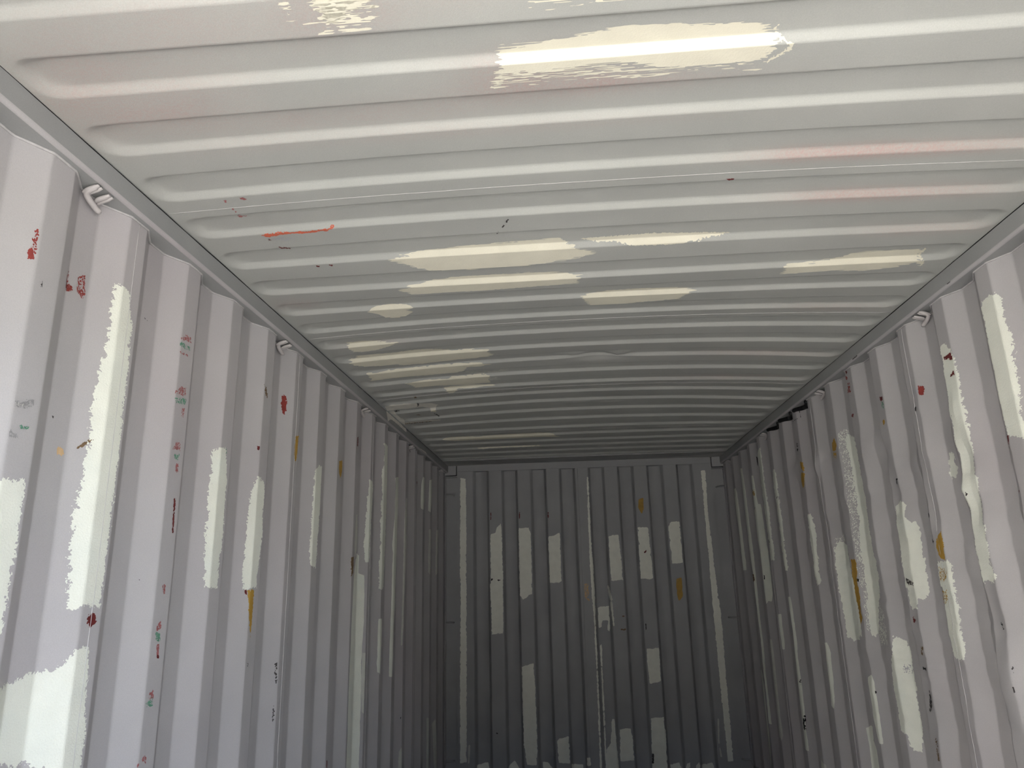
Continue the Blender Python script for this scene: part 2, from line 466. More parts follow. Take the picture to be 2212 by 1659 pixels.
YW = boxes('sky_block_wall', [(-5, 5, -17.0, -16.0, -0.16, 5.2)], 'yard')  # unseen dark slab added to keep low sky off the far end
tag(YW, 'added dark wall behind the viewer that blocks low sky', kind='structure')
NB = boxes('sun_bounce_wall', [(-6.5, -5.5, -20.0, -6.3, -0.16, 8.0)], 'pale_wall')  # unseen pale slab added to bounce sun onto the right side wall
tag(NB, 'added pale wall behind the viewer that bounces sunlight inside', kind='structure')

# roof rails (trim_1 left, trim_2 right)
RAILS = {}
for nm, s, S, y0 in (('trim_1', -1, S_L, YL0), ('trim_2', 1, S_R, YR0)):
    # box tube, lower inner edge rounded
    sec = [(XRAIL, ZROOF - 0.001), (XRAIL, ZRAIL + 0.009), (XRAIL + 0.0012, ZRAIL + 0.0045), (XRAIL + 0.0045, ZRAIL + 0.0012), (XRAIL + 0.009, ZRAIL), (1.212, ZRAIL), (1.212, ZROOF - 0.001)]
    V = []; F = []
    ys = np.linspace(YD, YE + 0.04, 24)
    for y in ys:
        for (x, z) in sec: V.append((s * x, y, z))
    n = len(sec)
    for k in range(len(ys) - 1):
        for j in range(n - 1):
            f = (k * n + j, k * n + j + 1, (k + 1) * n + j + 1, (k + 1) * n + j)
            F.append(f if s < 0 else f[::-1])
    root = structure(nm, ('left' if s < 0 else 'right') + ' roof rail, grey square steel tube with shade painted in')
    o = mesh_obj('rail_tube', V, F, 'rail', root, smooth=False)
    o.data.materials.append(M['wall'])  # lip takes the lighter wall paint as a painted lit edge
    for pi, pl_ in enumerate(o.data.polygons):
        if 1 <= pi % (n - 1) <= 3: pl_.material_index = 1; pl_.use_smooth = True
    RAILS[s] = (root, o)
    # black sealant line between rail and roof
    ys = np.linspace(YD + 0.02, -0.46, 240)
    pts = np.stack([np.full(240, s * (XRAIL - 0.0002)), ys, ZROOF - 0.0008 + 0.0010 * (vnoise(ys * 13, ys * 0, 8) - .5)], 1)
    rr = 0.0008 + 0.0012 * np.clip(fbm(ys * 6, ys * 0 + 1, 12 + s) * 1.6 - 0.3, 0, 1)
    if s < 0: rr = np.where((ys > -2.45) & (ys < -1.9), 0.0004, rr)
    tube('sealant_line', pts, rr, 'black', root, n=6)
    # wavy weld bead between side wall and rail underside
    ys = wall_lines(y0); ys = ys[(ys < YE - 0.02)]
    w = S.w(ys, np.full(len(ys), ZRAIL - 0.003))
    jit = 0.0012 * (vnoise(ys * 60, ys * 0, 3) - .5)
    pts = np.stack([w - s * (0.002 + jit), ys, np.full(len(ys), ZRAIL - 0.0015)], 1)
    tube('weld_bead', pts, 0.0030 + 0.0012 * (vnoise(ys * 90, ys * 0, 6) - .5), 'weld', root, n=6)

# header over the closed end
H = structure('trim_3', 'flat header plate and beam above the closed end wall')
V = [(-XRAIL, -0.452, 2.3775), (XRAIL, -0.452, 2.3775), (XRAIL, YE + .03, 2.385), (-XRAIL, YE + .03, 2.385),
     (-XRAIL, -0.452, 2.392), (XRAIL, -0.452, 2.392), (XRAIL, YE + .03, 2.395), (-XRAIL, YE + .03, 2.395)]
mesh_obj('header_plate', V, [(3, 2, 1, 0), (0, 1, 5, 4), (4, 5, 6, 7), (1, 2, 6, 5), (0, 4, 7, 3)], 'rail', H, smooth=False)
boxes('header_beam', [(-1.065, 1.065, YE - 0.004, YE + 0.06, 2.328, 2.392)], 'end', H, bevel=0.002)
tube('weld_bead', [(x, -0.4525, 2.3772 + 0.0006 * math.sin(x * 40)) for x in np.linspace(-1.13, 1.13, 60)], 0.0018, 'weld', H, n=5)

# corner posts at the closed end
for nm, s in (('trim_4', -1), ('trim_5', 1)):
    R = structure(nm, ('left' if s < 0 else 'right') + ' corner post beside the closed end wall')
    def bx(x0, x1, *r): return (min(s * x0, s * x1), max(s * x0, s * x1), *r)
    boxes('post_face', [bx(1.058, 1.230, YE + 0.035, YE + 0.12, -0.16, 2.41)], 'end', R)
    boxes('post_edge', [bx(1.163, 1.168, YE - 0.012, YE + 0.04, 0, 2.315)], 'weld', R, bevel=0.002)
    boxes('post_return', [bx(1.060, 1.0655, YE + 0.003, YE + 0.06, 0, 2.36)], 'rail', R)
    boxes('corner_block', [bx(1.072, 1.168, YE - 0.01, YE + 0.05, 2.300, 2.384)], 'end', R, bevel=0.003)
    boxes('post_gusset', [bx(1.058, 1.176, YE + 0.005, YE + 0.04, 2.284, 2.293)], 'rail', R, bevel=0.001)

# door end frame behind the camera's near edge
D = structure('trim_6', 'steel door frame of the open container end')
boxes('door_header', [(-1.22, 1.22, YD - 0.06, YD + 0.06, 2.29, 2.42)], 'rail', D, bevel=0.004)
boxes('door_sill', [(-1.22, 1.22, YD - 0.06, YD + 0.02, -0.16, 0.0)], 'rail', D, bevel=0.004)
boxes('door_post', [(-1.22, -1.15, YD - 0.08, YD + 0.03, -0.16, 2.42)], 'rail', D, bevel=0.004)
boxes('door_post', [(1.15, 1.22, YD - 0.08, YD + 0.03, -0.16, 2.42)], 'rail', D, bevel=0.004)
# outer skirts so that no daylight enters below the floor edge
D2 = structure('trim_7', 'bottom side rails of the container')
boxes('bottom_rail', [(-1.22, -1.165, YD, 0.02, -0.16, 0.06)], 'rail', D2, bevel=0.003)
boxes('bottom_rail', [(1.165, 1.22, YD, 0.02, -0.16, 0.06)], 'rail', D2, bevel=0.003)

# ------------------------------------------------------------------ lashing rings
def make_ring(s):
    root = empty('lashing_ring')
    # bent bar: short leg welded under the rail lip, long leg hanging along the wall
    bar = [(0.032, 0.000, -0.004), (0.018, 0.000, -0.008), (0.006, 0.003, -0.012), (0.000, 0.012, -0.017), (-0.001, 0.030, -0.024), (0.000, 0.050, -0.032), (0.004, 0.060, -0.036)]
    B = np.array(bar); t = np.linspace(0, len(B) - 1, 25)
    P = np.stack([np.interp(t, range(len(B)), B[:, i]) for i in range(3)], 1)
    for _ in range(2): P[1:-1] = (P[:-2] + 2 * P[1:-1] + P[2:]) / 4
    P[:, 0] *= -s
    rr = np.full(25, 0.0070); rr[-1] = 0.0038; rr[-2] = 0.0052; rr[0] = 0.004
    tube('ring_bar', P, rr, 'ring', root, n=10)
    for j, (y0, dz) in enumerate(((0.000, -0.004), (0.040, -0.006))):
        L = np.array([(-0.004, y0 + 0.004, dz - 0.010), (0.010, y0, dz - 0.006), (0.026, y0 - 0.002, dz - 0.003), (0.038, y0 - 0.004, dz)])
        t = np.linspace(0, 3, 13)
        P = np.stack([np.interp(t, range(4), L[:, i]) for i in range(3)], 1)
        for o_, rad in ((0.0, 0.0062), (0.011, 0.0052)):
            Q = P.copy(); Q[:, 1] += o_; Q[:, 0] *= -s
            tube('weld_lug', Q, [rad * (0.7 + 0.5 * math.sin(math.pi * i / 12)) for i in range(13)], 'ring', root, n=8, flat=0.7)
        C = np.array([(-s * (0.004), y0 + 0.006, dz - 0.004), (-s * 0.014, y0 + 0.005, dz - 0.003), (-s * 0.020, y0 + 0.004, dz - 0.002)])
        tube('lug_gap', C, [0.003, 0.004, 0.002], 'black', root, n=6)
    return root
def clone(root, loc):
    r = root.copy(); COL.objects.link(r); r.location = loc
    for ch in root.children:
        c = ch.copy(); COL.objects.link(c); c.parent = r
    return r
for s, y0, idxs, side in ((-1, YL0, (0, 4, 8, 12, 16), 'left'), (1, YR0, (1, 5, 9, 13), 'right')):
    base = None
    for i in idxs:
        loc = (s * 1.184, y0 + i * PITCH_S + 0.056, ZRAIL - 0.003)
        if base is None:
            base = make_ring(s); base.location = loc; o = base
        else:
            o = clone(base, loc)
        nth = ('first', 'second', 'third', 'fourth', 'fifth')[len(idxs) - 1 - idxs.index(i)]
        tag(o, 'grey lashing ring under the %s roof rail, %s from the closed end wall' % (side, nth), 'lashing ring', 'lashing rings under the %s roof rail' % side)

# lashing bars across the corner posts
for s, side in ((-1, 'left'), (1, 'right')):
    for (z, what) in ((2.135, 'upper'), (1.105, 'middle'), (0.085, 'lowest')):
        y = YE + 0.012
        pts = [(s * 1.172, y, z), (s * 1.150, y - 0.004, z + 0.001), (s * 1.125, y - 0.002, z), (s * 1.104, y + 0.008, z - 0.001), (s * 1.098, y + 0.026, z - 0.001)]
        o = tube('lashing_bar', pts, 0.006, 'rail', None, n=8)
        tag(o, '%s dark steel lashing bar on the %s corner post' % (what, side), 'lashing bar', 'lashing bars on the corner posts')

# thick black sealant filling the torn gap under the right roof rail
for (ia, ib) in ((6, 7), (7, 8), (8, 9)):
    ya, yb = YR0 + ia * PITCH_S, YR0 + ib * PITCH_S
    ys = np.linspace(ya + 0.004, yb - 0.060, 40)
    w = S_R.w(ys, np.full(40, ZRAIL - 0.01))
    hang = 0.5 + 0.5 * np.sin(np.linspace(0, math.pi, 40))
    pts = np.stack([w - 0.006 - 0.004 * vnoise(ys * 40, ys * 0, 5), ys, ZRAIL - 0.008 - 0.004 * vnoise(ys * 25, ys * 0, 9)], 1)
    rr = (0.011 + 0.005 * vnoise(ys * 30, ys * 0, 11)) * hang ** 0.3
    o = tube('sealant_bead', pts, rr, 'black', RAILS[1][0], n=10)
    o['label'] = 'thick black sealant filling a torn gap'

# ------------------------------------------------------------------ paint patches and marks (films on the real surfaces)
CROPS = {'A': (0, 0, 2.962), 'B': (0, 500, 2.962), 'C': (0, 1060, 2.770), 'CB': (300, 400, 5.53), 'E1': (900, 940, 4.608), 'E2': (1300, 940, 4.608), 'E3': (900, 1260, 4.158),
         'E4': (1250, 1260, 4.158), 'K': (1200, 980, 8.295), 'LF1': (660, 930, 6.637), 'LF2': (660, 1170, 6.637), 'LF3': (660, 1410, 6.663), 'RF1': (1540, 930, 6.637),
         'RF2': (1540, 1170, 6.637), 'RF3': (1540, 1410, 6.663), 'RN1': (1820, 600, 5.184), 'RN2': (1780, 900, 4.366), 'RN3': (1780, 1270, 4.264), 'CE1': (560, 0, 3.687),
         'CE2': (1000, 0, 2.911), 'CE3': (740, 640, 5.185), 'CE4': (900, 840, 4.809), 'CE5': (700, 300, 2.212), 'CE6': (1600, 300, 3.606), 'I': (0, 0, 1.0),
         'RE': (1520, 820, 7.9)}
def parse(txt):
    out = []; c = None
    for tok in txt.split():
        if ',' in tok:
            x, y = tok.split(','); x0, y0, sc = CROPS[c]
            out.append((x0 + float(x) / sc, y0 + float(y) / sc))
        else: c = tok
    return out

def poly_sdf(U, V, poly):
    P = np.array(poly); Q = np.roll(P, -1, 0)
    d2 = np.full(U.shape, 1e9); ins = np.zeros(U.shape, bool)
    for (ax, ay), (bx, by) in zip(P, Q):
        ex, ey = bx - ax, by - ay
        wx, wy = U - ax, V - ay
        t = np.clip((wx * ex + wy * ey) / (ex * ex + ey * ey + 1e-12), 0, 1)
        d2 = np.minimum(d2, (wx - ex * t) ** 2 + (wy - ey * t) ** 2)
        if abs(ey) > 1e-12:
            c = ((ay > V) != (by > V)) & (U < ex * (V - ay) / ey + ax)
            ins ^= c
    d = np.sqrt(d2)
    return np.where(ins, -d, d)

def contour(G, us, vs_):
    """marching squares of G<0; returns uv verts and faces"""
    nu, nv = G.shape
    inside = G < 0
    code = inside[:-1, :-1] * 1 + inside[1:, :-1] * 2 + inside[1:, 1:] * 4 + inside[:-1, 1:] * 8
    # vertex ids: corners, u-edges (i,j)-(i+1,j), v-edges (i,j)-(i,j+1)
    N0 = nu * nv; N1 = (nu - 1) * nv
    cid = lambda i, j: i * nv + j
    eu = lambda i, j: N0 + i * nv + j
    ev = lambda i, j: N0 + N1 + i * (nv - 1) + j
    faces = []
    tab = {1: ['c00 u0 v0'], 2: ['c10 v1 u0'], 4: ['c11 u1 v1'], 8: ['c01 v0 u1'], 3: ['c00 c10 v1 v0'], 6: ['c10 c11 u1 u0'], 12: ['c11 c01 v0 v1'], 9: ['c01 c00 u0 u1'],
           5: ['c00 u0 v0', 'c11 u1 v1'], 10: ['c10 v1 u0', 'c01 v0 u1'], 7: ['c00 c10 c11 u1 v0'], 14: ['c10 c11 c01 v0 u0'], 13: ['c11 c01 c00 u0 v1'], 11: ['c01 c00 c10 v1 u1'],
           15: ['c00 c10 c11 c01']}
    for cd, polys in tab.items():
        I, J = np.nonzero(code == cd)
        if not len(I): continue
        key = {'c00': cid(I, J), 'c10': cid(I + 1, J), 'c11': cid(I + 1, J + 1), 'c01': cid(I, J + 1), 'u0': eu(I, J), 'u1': eu(I, J + 1), 'v0': ev(I, J), 'v1': ev(I + 1, J)}
        for p in polys:
            faces.extend(np.stack([key[k] for k in p.split()], 1).tolist())
    if not faces: return None
    flat = np.unique(np.concatenate([np.array(f) for f in faces]))
    remap = {int(a): i for i, a in enumerate(flat)}
    uv = np.zeros((len(flat), 2))
    m = flat < N0
    uv[m, 0] = us[flat[m] // nv]; uv[m, 1] = vs_[flat[m] % nv]
    m = (flat >= N0) & (flat < N0 + N1); e = flat[m] - N0; i, j = e // nv, e % nv
    t = G[i, j] / (G[i, j] - G[i + 1, j]); t = np.clip(t, 0.02, 0.98)
    uv[m, 0] = us[i] + t * (us[i + 1] - us[i]); uv[m, 1] = vs_[j]
    m = flat >= N0 + N1; e = flat[m] - N0 - N1; i, j = e // (nv - 1), e % (nv - 1)
    t = G[i, j] / (G[i, j] - G[i, j + 1]); t = np.clip(t, 0.02, 0.98)
    uv[m, 0] = us[i]; uv[m, 1] = vs_[j] + t * (vs_[j + 1] - vs_[j])
    return uv, [[remap[a] for a in f] for f in faces]

NAMES = {'cream': 'primer_patch', 'cream_roof': 'primer_patch', 'cream_end': 'primer_patch', 'pale': 'filler_patch', 'thin': 'thin_primer_patch', 'red': 'red_paint_mark', 'pinkred': 'red_crayon_mark', 'darkred': 'dark_red_mark',
         'orange': 'orange_scrape', 'ochre': 'ochre_paint_mark', 'tan': 'tan_scrape', 'green': 'green_crayon_mark', 'brown': 'rust_mark', 'scuff': 'scuff_mark', 'rub': 'scuff_mark', 'grey_rub': 'grey_rub_mark', 'black': 'scuff_mark'}
LABELS = {'cream_end': 'cream primer patch', 'cream': 'cream primer patch', 'cream_roof': 'cream brushed primer patch', 'ochre': 'ochre paint mark', 'red': 'brick red paint mark', 'green': 'green crayon mark'}
SEED = [0]
def patch(S, panels, txt, style='roller', mat='cream', clamp=True, y0=None, plane=None, paxis=0, lift=0.0, rag=1.0):
    SEED[0] += 1; sd = SEED[0]
    px = parse(txt)
    uv = []
    if y0 is not None and clamp:
        wi = -WI if S.inn > 0 else WI
        pl = [S.hit(x, y, wi) for x, y in px]
        med = np.median([p[0] for p in pl])
        i = math.ceil((med - 0.012 - y0) / PITCH_S); yi = y0 + i * PITCH_S
        for (x, y), p in zip(px, pl):
            h = S.hit(x, y)
            if h[0] > yi + 0.012: h = (yi + 0.004, p[1] if p[0] > yi else h[1])
            uv.append(h)
    else:
        uv = [S.hit(x, y, plane) for x, y in px]
    uv = np.array(uv)
    cen = S.xyz(uv[:, 0].mean(), uv[:, 1].mean())
    dist = float(np.linalg.norm(cen - CAM))
    pxm = dist / FPX
    size = max(uv[:, 0].max() - uv[:, 0].min(), uv[:, 1].max() - uv[:, 1].min())
    small = style in ('mark', 'speck')
    g = max(0.0013, (1.35 if dist < 3.2 else 1.8) * pxm) if not small else max(0.0010, 1.1 * pxm)
    if style == 'rollerdry': g = max(0.0010, 1.0 * pxm)
    mrg = 6 * g + 0.012 if not small else 4 * g
    lo = uv.min(0) - mrg; hi = uv.max(0) + mrg
    gu = gv = g
    if style in ('brush', 'dry'): gu = g * 2.2; gv = g * 0.8 if dist < 3.5 else g
    us = np.arange(lo[0], hi[0] + gu, gu); vs_ = np.arange(lo[1], hi[1] + gv, gv)
    us = us[(us > S.us[0] + 1e-4) & (us < S.us[-1] - 1e-4)]; vs_ = vs_[(vs_ > S.vs[0] + 1e-4) & (vs_ < S.vs[-1] - 1e-4)]
    U, V = np.meshgrid(us, vs_, indexing='ij')
    F = poly_sdf(U, V, uv)
    g1 = max(g, 0.002)
    if style == 'roller':
        F = F + rag * (0.0060 * (vnoise(U / (g1 * 1.1), V / (g1 * 1.1), sd) - .5) * 2 + 0.004 * (vnoise(U / (g1 * 3.1), V / (g1 * 3.1), sd + 9) - .5) * 2 + 0.006 * (fbm(U / 0.035, V / 0.05, sd + 50) - .5) * 2)
        F = np.maximum(F, 0.0022 - 0.010 * np.abs(vnoise(U / 0.016, V / 0.016, sd + 7) - 0.02) - np.clip(-F - 0.004, 0, 1))
    elif style == 'clean':
        F = F + 0.003 * (fbm(U / 0.015, V / 0.03, sd) - .5) * 2
    elif style == 'rollerdry':
        cov = 0.65 * np.random.RandomState(sd).rand(*U.shape) + 0.35 * vnoise(U / (g * 2.2), V / (g * 2.2), sd)
        F = np.maximum(F + 0.012 * (fbm(U / 0.02, V / 0.02, sd + 3) - .5) * 2, (cov - 0.42 + 0.25 * (fbm(U / 0.03, V / 0.05, sd + 9) - .5)) * 0.01)
    elif style in ('brush', 'dry'):
        um = np.minimum(U - uv[:, 0].min(), uv[:, 0].max() - U)
        e = np.exp(-np.clip(um, 0, 9) / min(0.07, 0.13 * (uv[:, 0].max() - uv[:, 0].min())))
        vv = max(0.0020, 1.3 * gv)
        st = fbm(U / 0.09, V / (vv * 1.4), sd, 2) - .5
        F = F + (0.0028 + 0.016 * e) * st * 2 + 0.002 * (vnoise(U / 0.012, V / 0.004, sd + 4) - .5) * 2
        if style == 'dry':
            st2 = vnoise(U / 0.10, V / vv, sd + 30) * 0.45 + 0.35 * vnoise(U / 0.014, V / vv, sd + 31) + 0.2 * fbm(U / 0.05, V / 0.02, sd + 33)
            F = np.maximum(F, (st2 - 0.47) * 0.02)
        else:
            st2 = vnoise(U / 0.12, V / vv, sd + 30) * 0.6 + 0.4 * vnoise(U / 0.012, V / vv, sd + 31)
            F = np.maximum(F, (st2 - 0.60) * 0.02 - np.clip(-F - 0.005, 0, .02) * 2)
    elif style == 'mark':
        wmin = min(uv[:, 0].max() - uv[:, 0].min(), uv[:, 1].max() - uv[:, 1].min())
        am = min(0.004, 0.22 * wmin)
        F = F + am * (vnoise(U / (g1 * 1.6), V / (g1 * 1.6), sd) - .5) * 2 + am * (fbm(U / 0.012, V / 0.012, sd + 2) - .5) * 2
    elif style == 'speck':
        F = np.maximum(F + 0.003 * (vnoise(U / 0.006, V / 0.006, sd) - .5) * 2, (vnoise(U / (g * 1.25), V / (g * 1.7), sd + 5) - 0.56 + 0.35 * (fbm(U / 0.02, V / 0.02, sd + 6) - .5)) * 0.01)
    r = contour(F, us, vs_)
    if r is None: return None
    uvn, faces = r
    off = 0.0005 + 0.16 * g + lift
    P = S.xyz(uvn[:, 0], uvn[:, 1], off)
    sgn = np.sign(np.linalg.det(np.eye(3)[list(S.ax)])) * S.inn
    if sgn < 0: faces = [f[::-1] for f in faces]
    pc = uv.mean(0)[paxis]
    par = panels[-1][2]
    for a, b, o in panels:
        if a <= pc < b: par = o; break
    o = mesh_obj(NAMES[mat], P, faces, mat, par)
    if mat in LABELS: o['label'] = LABELS[mat]
    return o

def L(t, style='roller', mat='cream', **k): return patch(S_L, PL, t, style, mat, y0=YL0, **k)
def R_(t, style='roller', mat='cream', **k): return patch(S_R, PR, t, style, mat, y0=YR0, **k)
def C(t, style='brush', mat='cream_roof', **k): return patch(S_C, PC, t, style, mat, paxis=1, **k)
def E_(t, style='roller', mat='cream_end', **k): return patch(S_E, PE, t, style, mat, plane=YE, rag=0.42, **k)

# --- roof
C('CE1 420,-40 420,50 500,110 500,140 540,190 600,180 700,140 720,90 820,60 900,40 800,-40')
C('CE1 420,-40 415,50 480,90 500,130 330,205 480,175 560,190 480,280 600,265 880,240 900,170 940,50 800,-40', 'dry')
C('CE1 188,35 200,30 300,230 285,225', 'dry')
C('CE2 430,-20 440,40 520,70 560,60 700,30 900,5 1060,-20', 'dry')
C('CE2 215,330 245,290 270,300 420,265 560,245 700,215 860,185 960,165 1100,155 1300,150 1500,140 1750,130 1880,150 1960,190 1980,230 1960,290 1940,330 1850,375 1750,395 1500,410 1250,420 1100,400 850,400 700,430 480,455 300,450 225,500 215,520 210,480 220,420')
C('CE2 210,480 300,440 700,420 1100,395 1500,400 1800,385 1850,420 1400,450 1180,480 700,500 480,525 300,545 170,560', 'dry')
C('CE2 1960,190 2062,262 2080,285 2055,315 1905,395 1900,388 2035,305 2058,285 1975,230', 'mark')
C('CE2 1950,175 1995,138 2000,145 1965,185', 'mark')
C('CE5 315,578 360,560 420,540 600,515 800,497 1000,480 1120,470 1170,490 1290,540 1290,550 1200,570 1000,602 700,625 520,628 450,620 380,595')
C('CE5 1215,475 1400,460 1600,447 1800,445 1940,446 1900,455 1780,485 1650,503 1520,508 1440,500 1380,490 1300,488', 'mark')
C('CE5 357,718 400,700 470,680 600,660 800,645 1000,634 1160,635 1240,645 1220,665 1215,690 1000,705 700,728 500,740 420,743')
C('CE5 1233,760 1270,740 1350,722 1500,712 1680,708 1770,715 1740,740 1690,765 1500,780 1300,793 1265,792')
C('CE3 268,175 320,130 400,105 520,82 650,82 760,100 790,125 740,145 700,150 790,170 720,210 640,235 540,240 460,225 400,200 330,185', 'clean')
C('CE3 45,515 120,510 200,498 330,495 460,500 620,520 560,545 480,570 380,600 200,625 120,620 55,590 75,550')
C('CE3 60,695 130,690 170,665 400,640 600,620 850,590 1050,585 1230,595 1640,575 1640,620 1690,650 1500,690 1300,705 900,755 700,770 400,780 250,788 130,775 85,755 100,720')
C('CE3 275,855 340,850 560,820 800,790 1100,760 1350,745 1540,730 1650,760 1560,780 1400,790 1300,850 1000,880 760,900 500,925 330,945 310,900')
C('CE3 695,975 820,950 1000,925 1300,885 1600,862 1650,890 1640,960 1400,985 1100,1000 820,1020 770,990')
C('CE3 1560,900 1730,895 1790,925 1640,940 1560,960', 'dry', 'thin')
C('CE3 1300,830 1580,825 1850,805 1850,830 1640,850 1400,860', 'dry', 'thin')
C('CE3 1110,1020 1140,1050 1200,1085 1250,1075 1300,1035 1500,1020 1720,1000 1660,980 1400,985 1200,1000')
C('CE4 270,520 360,495 600,490 900,470 1260,450 1430,462 1480,495 1300,495 1000,510 600,530 380,540', 'brush')
C('CE4 600,612 760,600 1000,590 1340,580 1180,598 950,605 760,612 700,622', 'clean')
C('CE6 330,1000 370,970 560,950 760,920 880,885 1000,870 1200,858 1400,850 1400,890 1390,910 1420,960 1400,985 1360,960 1200,1000 900,1030 700,1025 500,1040 320,1050 350,1020')
C('CE6 1385,900 1400,880 1435,850 1440,856 1405,890 1395,915 1430,950 1430,965 1400,990 1395,975 1410,955 1385,925', 'mark')
C('CE3 470,1230 620,1210 760,1195 850,1195 1000,1195 1080,1215 1040,1250 1050,1290 990,1290 980,1250 900,1235 700,1260 560,1275 500,1280', 'clean', 'pale')
C('CE3 985,1275 1010,1255 1055,1275 1040,1292 990,1290', 'mark', 'cream_roof', lift=.002)
C('CE3 560,1275 590,1300 690,1390 700,1400 700,1440 640,1400 520,1290', 'clean', 'pale')
C('CE3 700,1410 900,1390 1095,1378 1100,1388 900,1402 700,1425', 'mark', 'pale')
C('CE3 565,1290 640,1275 640,1285 570,1302', 'speck', 'scuff'); C('CE3 700,1420 880,1405 1000,1395 1000,1402 880,1415 700,1430', 'speck', 'brown')
C('CE3 840,1195 855,1192 850,1230 838,1235', 'mark', 'scuff', lift=.002); C('CE3 830,1320 880,1325 870,1335 830,1330', 'speck', 'brown')
C('CE3 1020,1295 1060,1320 1085,1345 1075,1348 1045,1325', 'mark', 'scuff'); C('CE3 790,1125 830,1120 830,1138 800,1138', 'speck', 'brown')
C('A 1670,1505 1700,1494 1800,1485 1900,1481 1975,1477 2100,1464 2120,1445 2136,1448 2115,1470 1980,1490 1850,1495 1740,1512 1700,1515', 'mark', 'orange')
C('A 1790,1580 1830,1582 1865,1588 1840,1592 1800,1588', 'mark', 'darkred')
for t in ('CB 1015,180 1045,175 1060,205 1035,212', 'CB 1205,150 1245,142 1285,165 1240,175', 'CB 1105,275 1130,268 1140,295 1115,300', 'CB 1150,305 1165,315 1160,330 1148,322', 'CB 1180,350 1215,355 1300,362 1290,370 1220,378 1185,365'):
    C(t, 'mark', 'pinkred')
C('CB 1540,630 1580,650 1560,665 1540,650', 'speck', 'darkred'); C('CB 1580,625 1800,620 1880,650 1700,660 1600,655', 'speck', 'grey_rub'); C('CB 2120,955 2165,965 2150,975 2125,968', 'mark', 'darkred')
C('CE5 1925,190 1955,188 1958,194 1930,198', 'mark', 'darkred'); C('CE5 22,598 45,600 40,606 25,604', 'mark', 'darkred'); C('CE5 850,420 858,410 862,412 854,424', 'mark', 'scuff'); C('CE5 825,450 832,442 836,444 829,453', 'mark', 'scuff'); C('CE5 868,395 878,382 882,384 872,398', 'mark', 'scuff')
C('CE4 1690,705 1720,700 1722,708 1695,710', 'mark', 'scuff')
# --- rails
patch(S_RL, [(-9, 9, RAILS[-1][1])], 'CE3 487,1283 520,1285 600,1345 690,1405 705,1450 715,1525 690,1505 620,1440 540,1375 505,1405 495,1340', 'clean', 'pale')
patch(S_RL, [(-9, 9, RAILS[-1][1])], 'LF1 1600,245 1660,268 1720,310 1740,345 1690,335 1640,300', 'clean', 'pale')
for t in ('RN1 1165,72 1200,45 1228,27 1215,42 1180,70', 'I 1841,776 1850,768 1853,768 1843,778'):
    patch(S_RR, [(-9, 9, RAILS[1][1])], t, 'mark', 'scuff')

# --- left wall
L('B 770,330 800,350 830,380 840,600 825,800 800,1000 770,1300 750,1500 735,1659 C 650,250 620,500 600,610 590,690 500,690 415,705 400,550 410,400 440,150 480,0 B 520,1659 535,1530 570,1340 590,1180 610,1000 640,860 690,660 700,490 735,360')
L('C 520,945 525,1050 515,1250 500,1500 485,1580 480,1700 300,1680 160,1640 100,1640 -150,1660 -150,1250 0,1190 60,1150 180,1085 300,1080 380,1050 450,960', clamp=False)
L('C -150,-60 0,-70 60,-80 145,-55 145,0 110,230 75,450 45,620 10,850 -40,1000 -150,1000')
L('B 1360,1405 1395,1385 1440,1395 1450,1500 1445,1659 C 1335,250 1310,450 1300,585 1215,585 1215,480 1225,250 1245,120 1250,0 B 1350,1500')
L('B 1650,1570 1690,1600 1690,1659 C 1580,0 1565,300 1540,500 1535,582 1455,588 1450,500 1460,360 1480,170 1490,60 B 1605,1640')
L('I 689,1000 695,1012 694,1060 686,1168 681,1224 670,1222 668,1190 671,1130 677,1060 681,1015')
L('LF1 905,705 960,735 965,800 955,1000 940,1250 925,1500 920,1659 LF2 925,100 915,200 905,300 850,305 845,220 830,50 LF1 845,1500 865,1250 880,1000 890,820')
L('LF1 1130,195 1160,195 1180,240 1175,450 1170,700 1160,1000 1150,1300 1135,1659 LF2 1135,100 1130,250 1120,450 1110,690 1045,680 1045,500 1050,300 1070,150 1065,0 LF1 1065,1500 1080,1200 1090,1000 1095,800 1090,650 1110,500 1125,300')
L('LF1 1280,680 1330,660 1330,800 1320,1100 1310,1400 1305,1659 LF2 1300,200 1290,450 1280,800 1260,1200 1250,1659 LF3 1250,200 1240,350 1195,350 1200,100 LF2 1200,1600 1215,1200 1230,800 1240,400 1250,150 LF1 1240,1650 1255,1450 1275,1250 1280,1000 1290,800', 'clean')
L('LF1 1440,965 1455,980 1450,1300 1440,1659 LF2 1440,100 1430,400 1410,800 1400,1200 1385,1490 1360,1490 1375,1100 1390,600 1400,200 LF1 1405,1500 1415,1250 1430,1050', 'clean', 'thin')
L('LF1 1680,660 1705,680 1700,1000 1690,1140 1650,1120 1650,900 1660,780', 'clean')
L('LF1 1775,710 1810,700 1810,1000 1790,1180 1755,1150 1765,900', 'clean')
L('LF1 1765,1415 1800,1415 1800,1659 LF2 1795,100 1790,400 1785,480 1755,440 1755,200 1765,0', 'clean', 'thin')
L('LF1 1870,1425 1900,1425 1895,1659 LF2 1895,100 1890,450 1860,480 1860,200', 'clean', 'thin')
L('LF2 735,170 765,200 755,450 840,480 840,800 830,1200 810,1500 800,1659 LF3 800,100 795,500 785,900 775,1300 765,1659 760,1760 580,1760 580,1659 600,1200 615,600 640,0 LF2 640,1600 650,1300 670,900 690,500 715,250', 'clean')
L('LF3 810,0 860,0 850,400 835,890 805,850 795,500', 'clean', 'thin')
L('LF2 1045,1110 1090,1100 1090,1300 1075,1659 LF3 1080,100 1070,310 1030,280 1020,150 1030,50 LF2 1025,1500 1035,1300', 'clean')
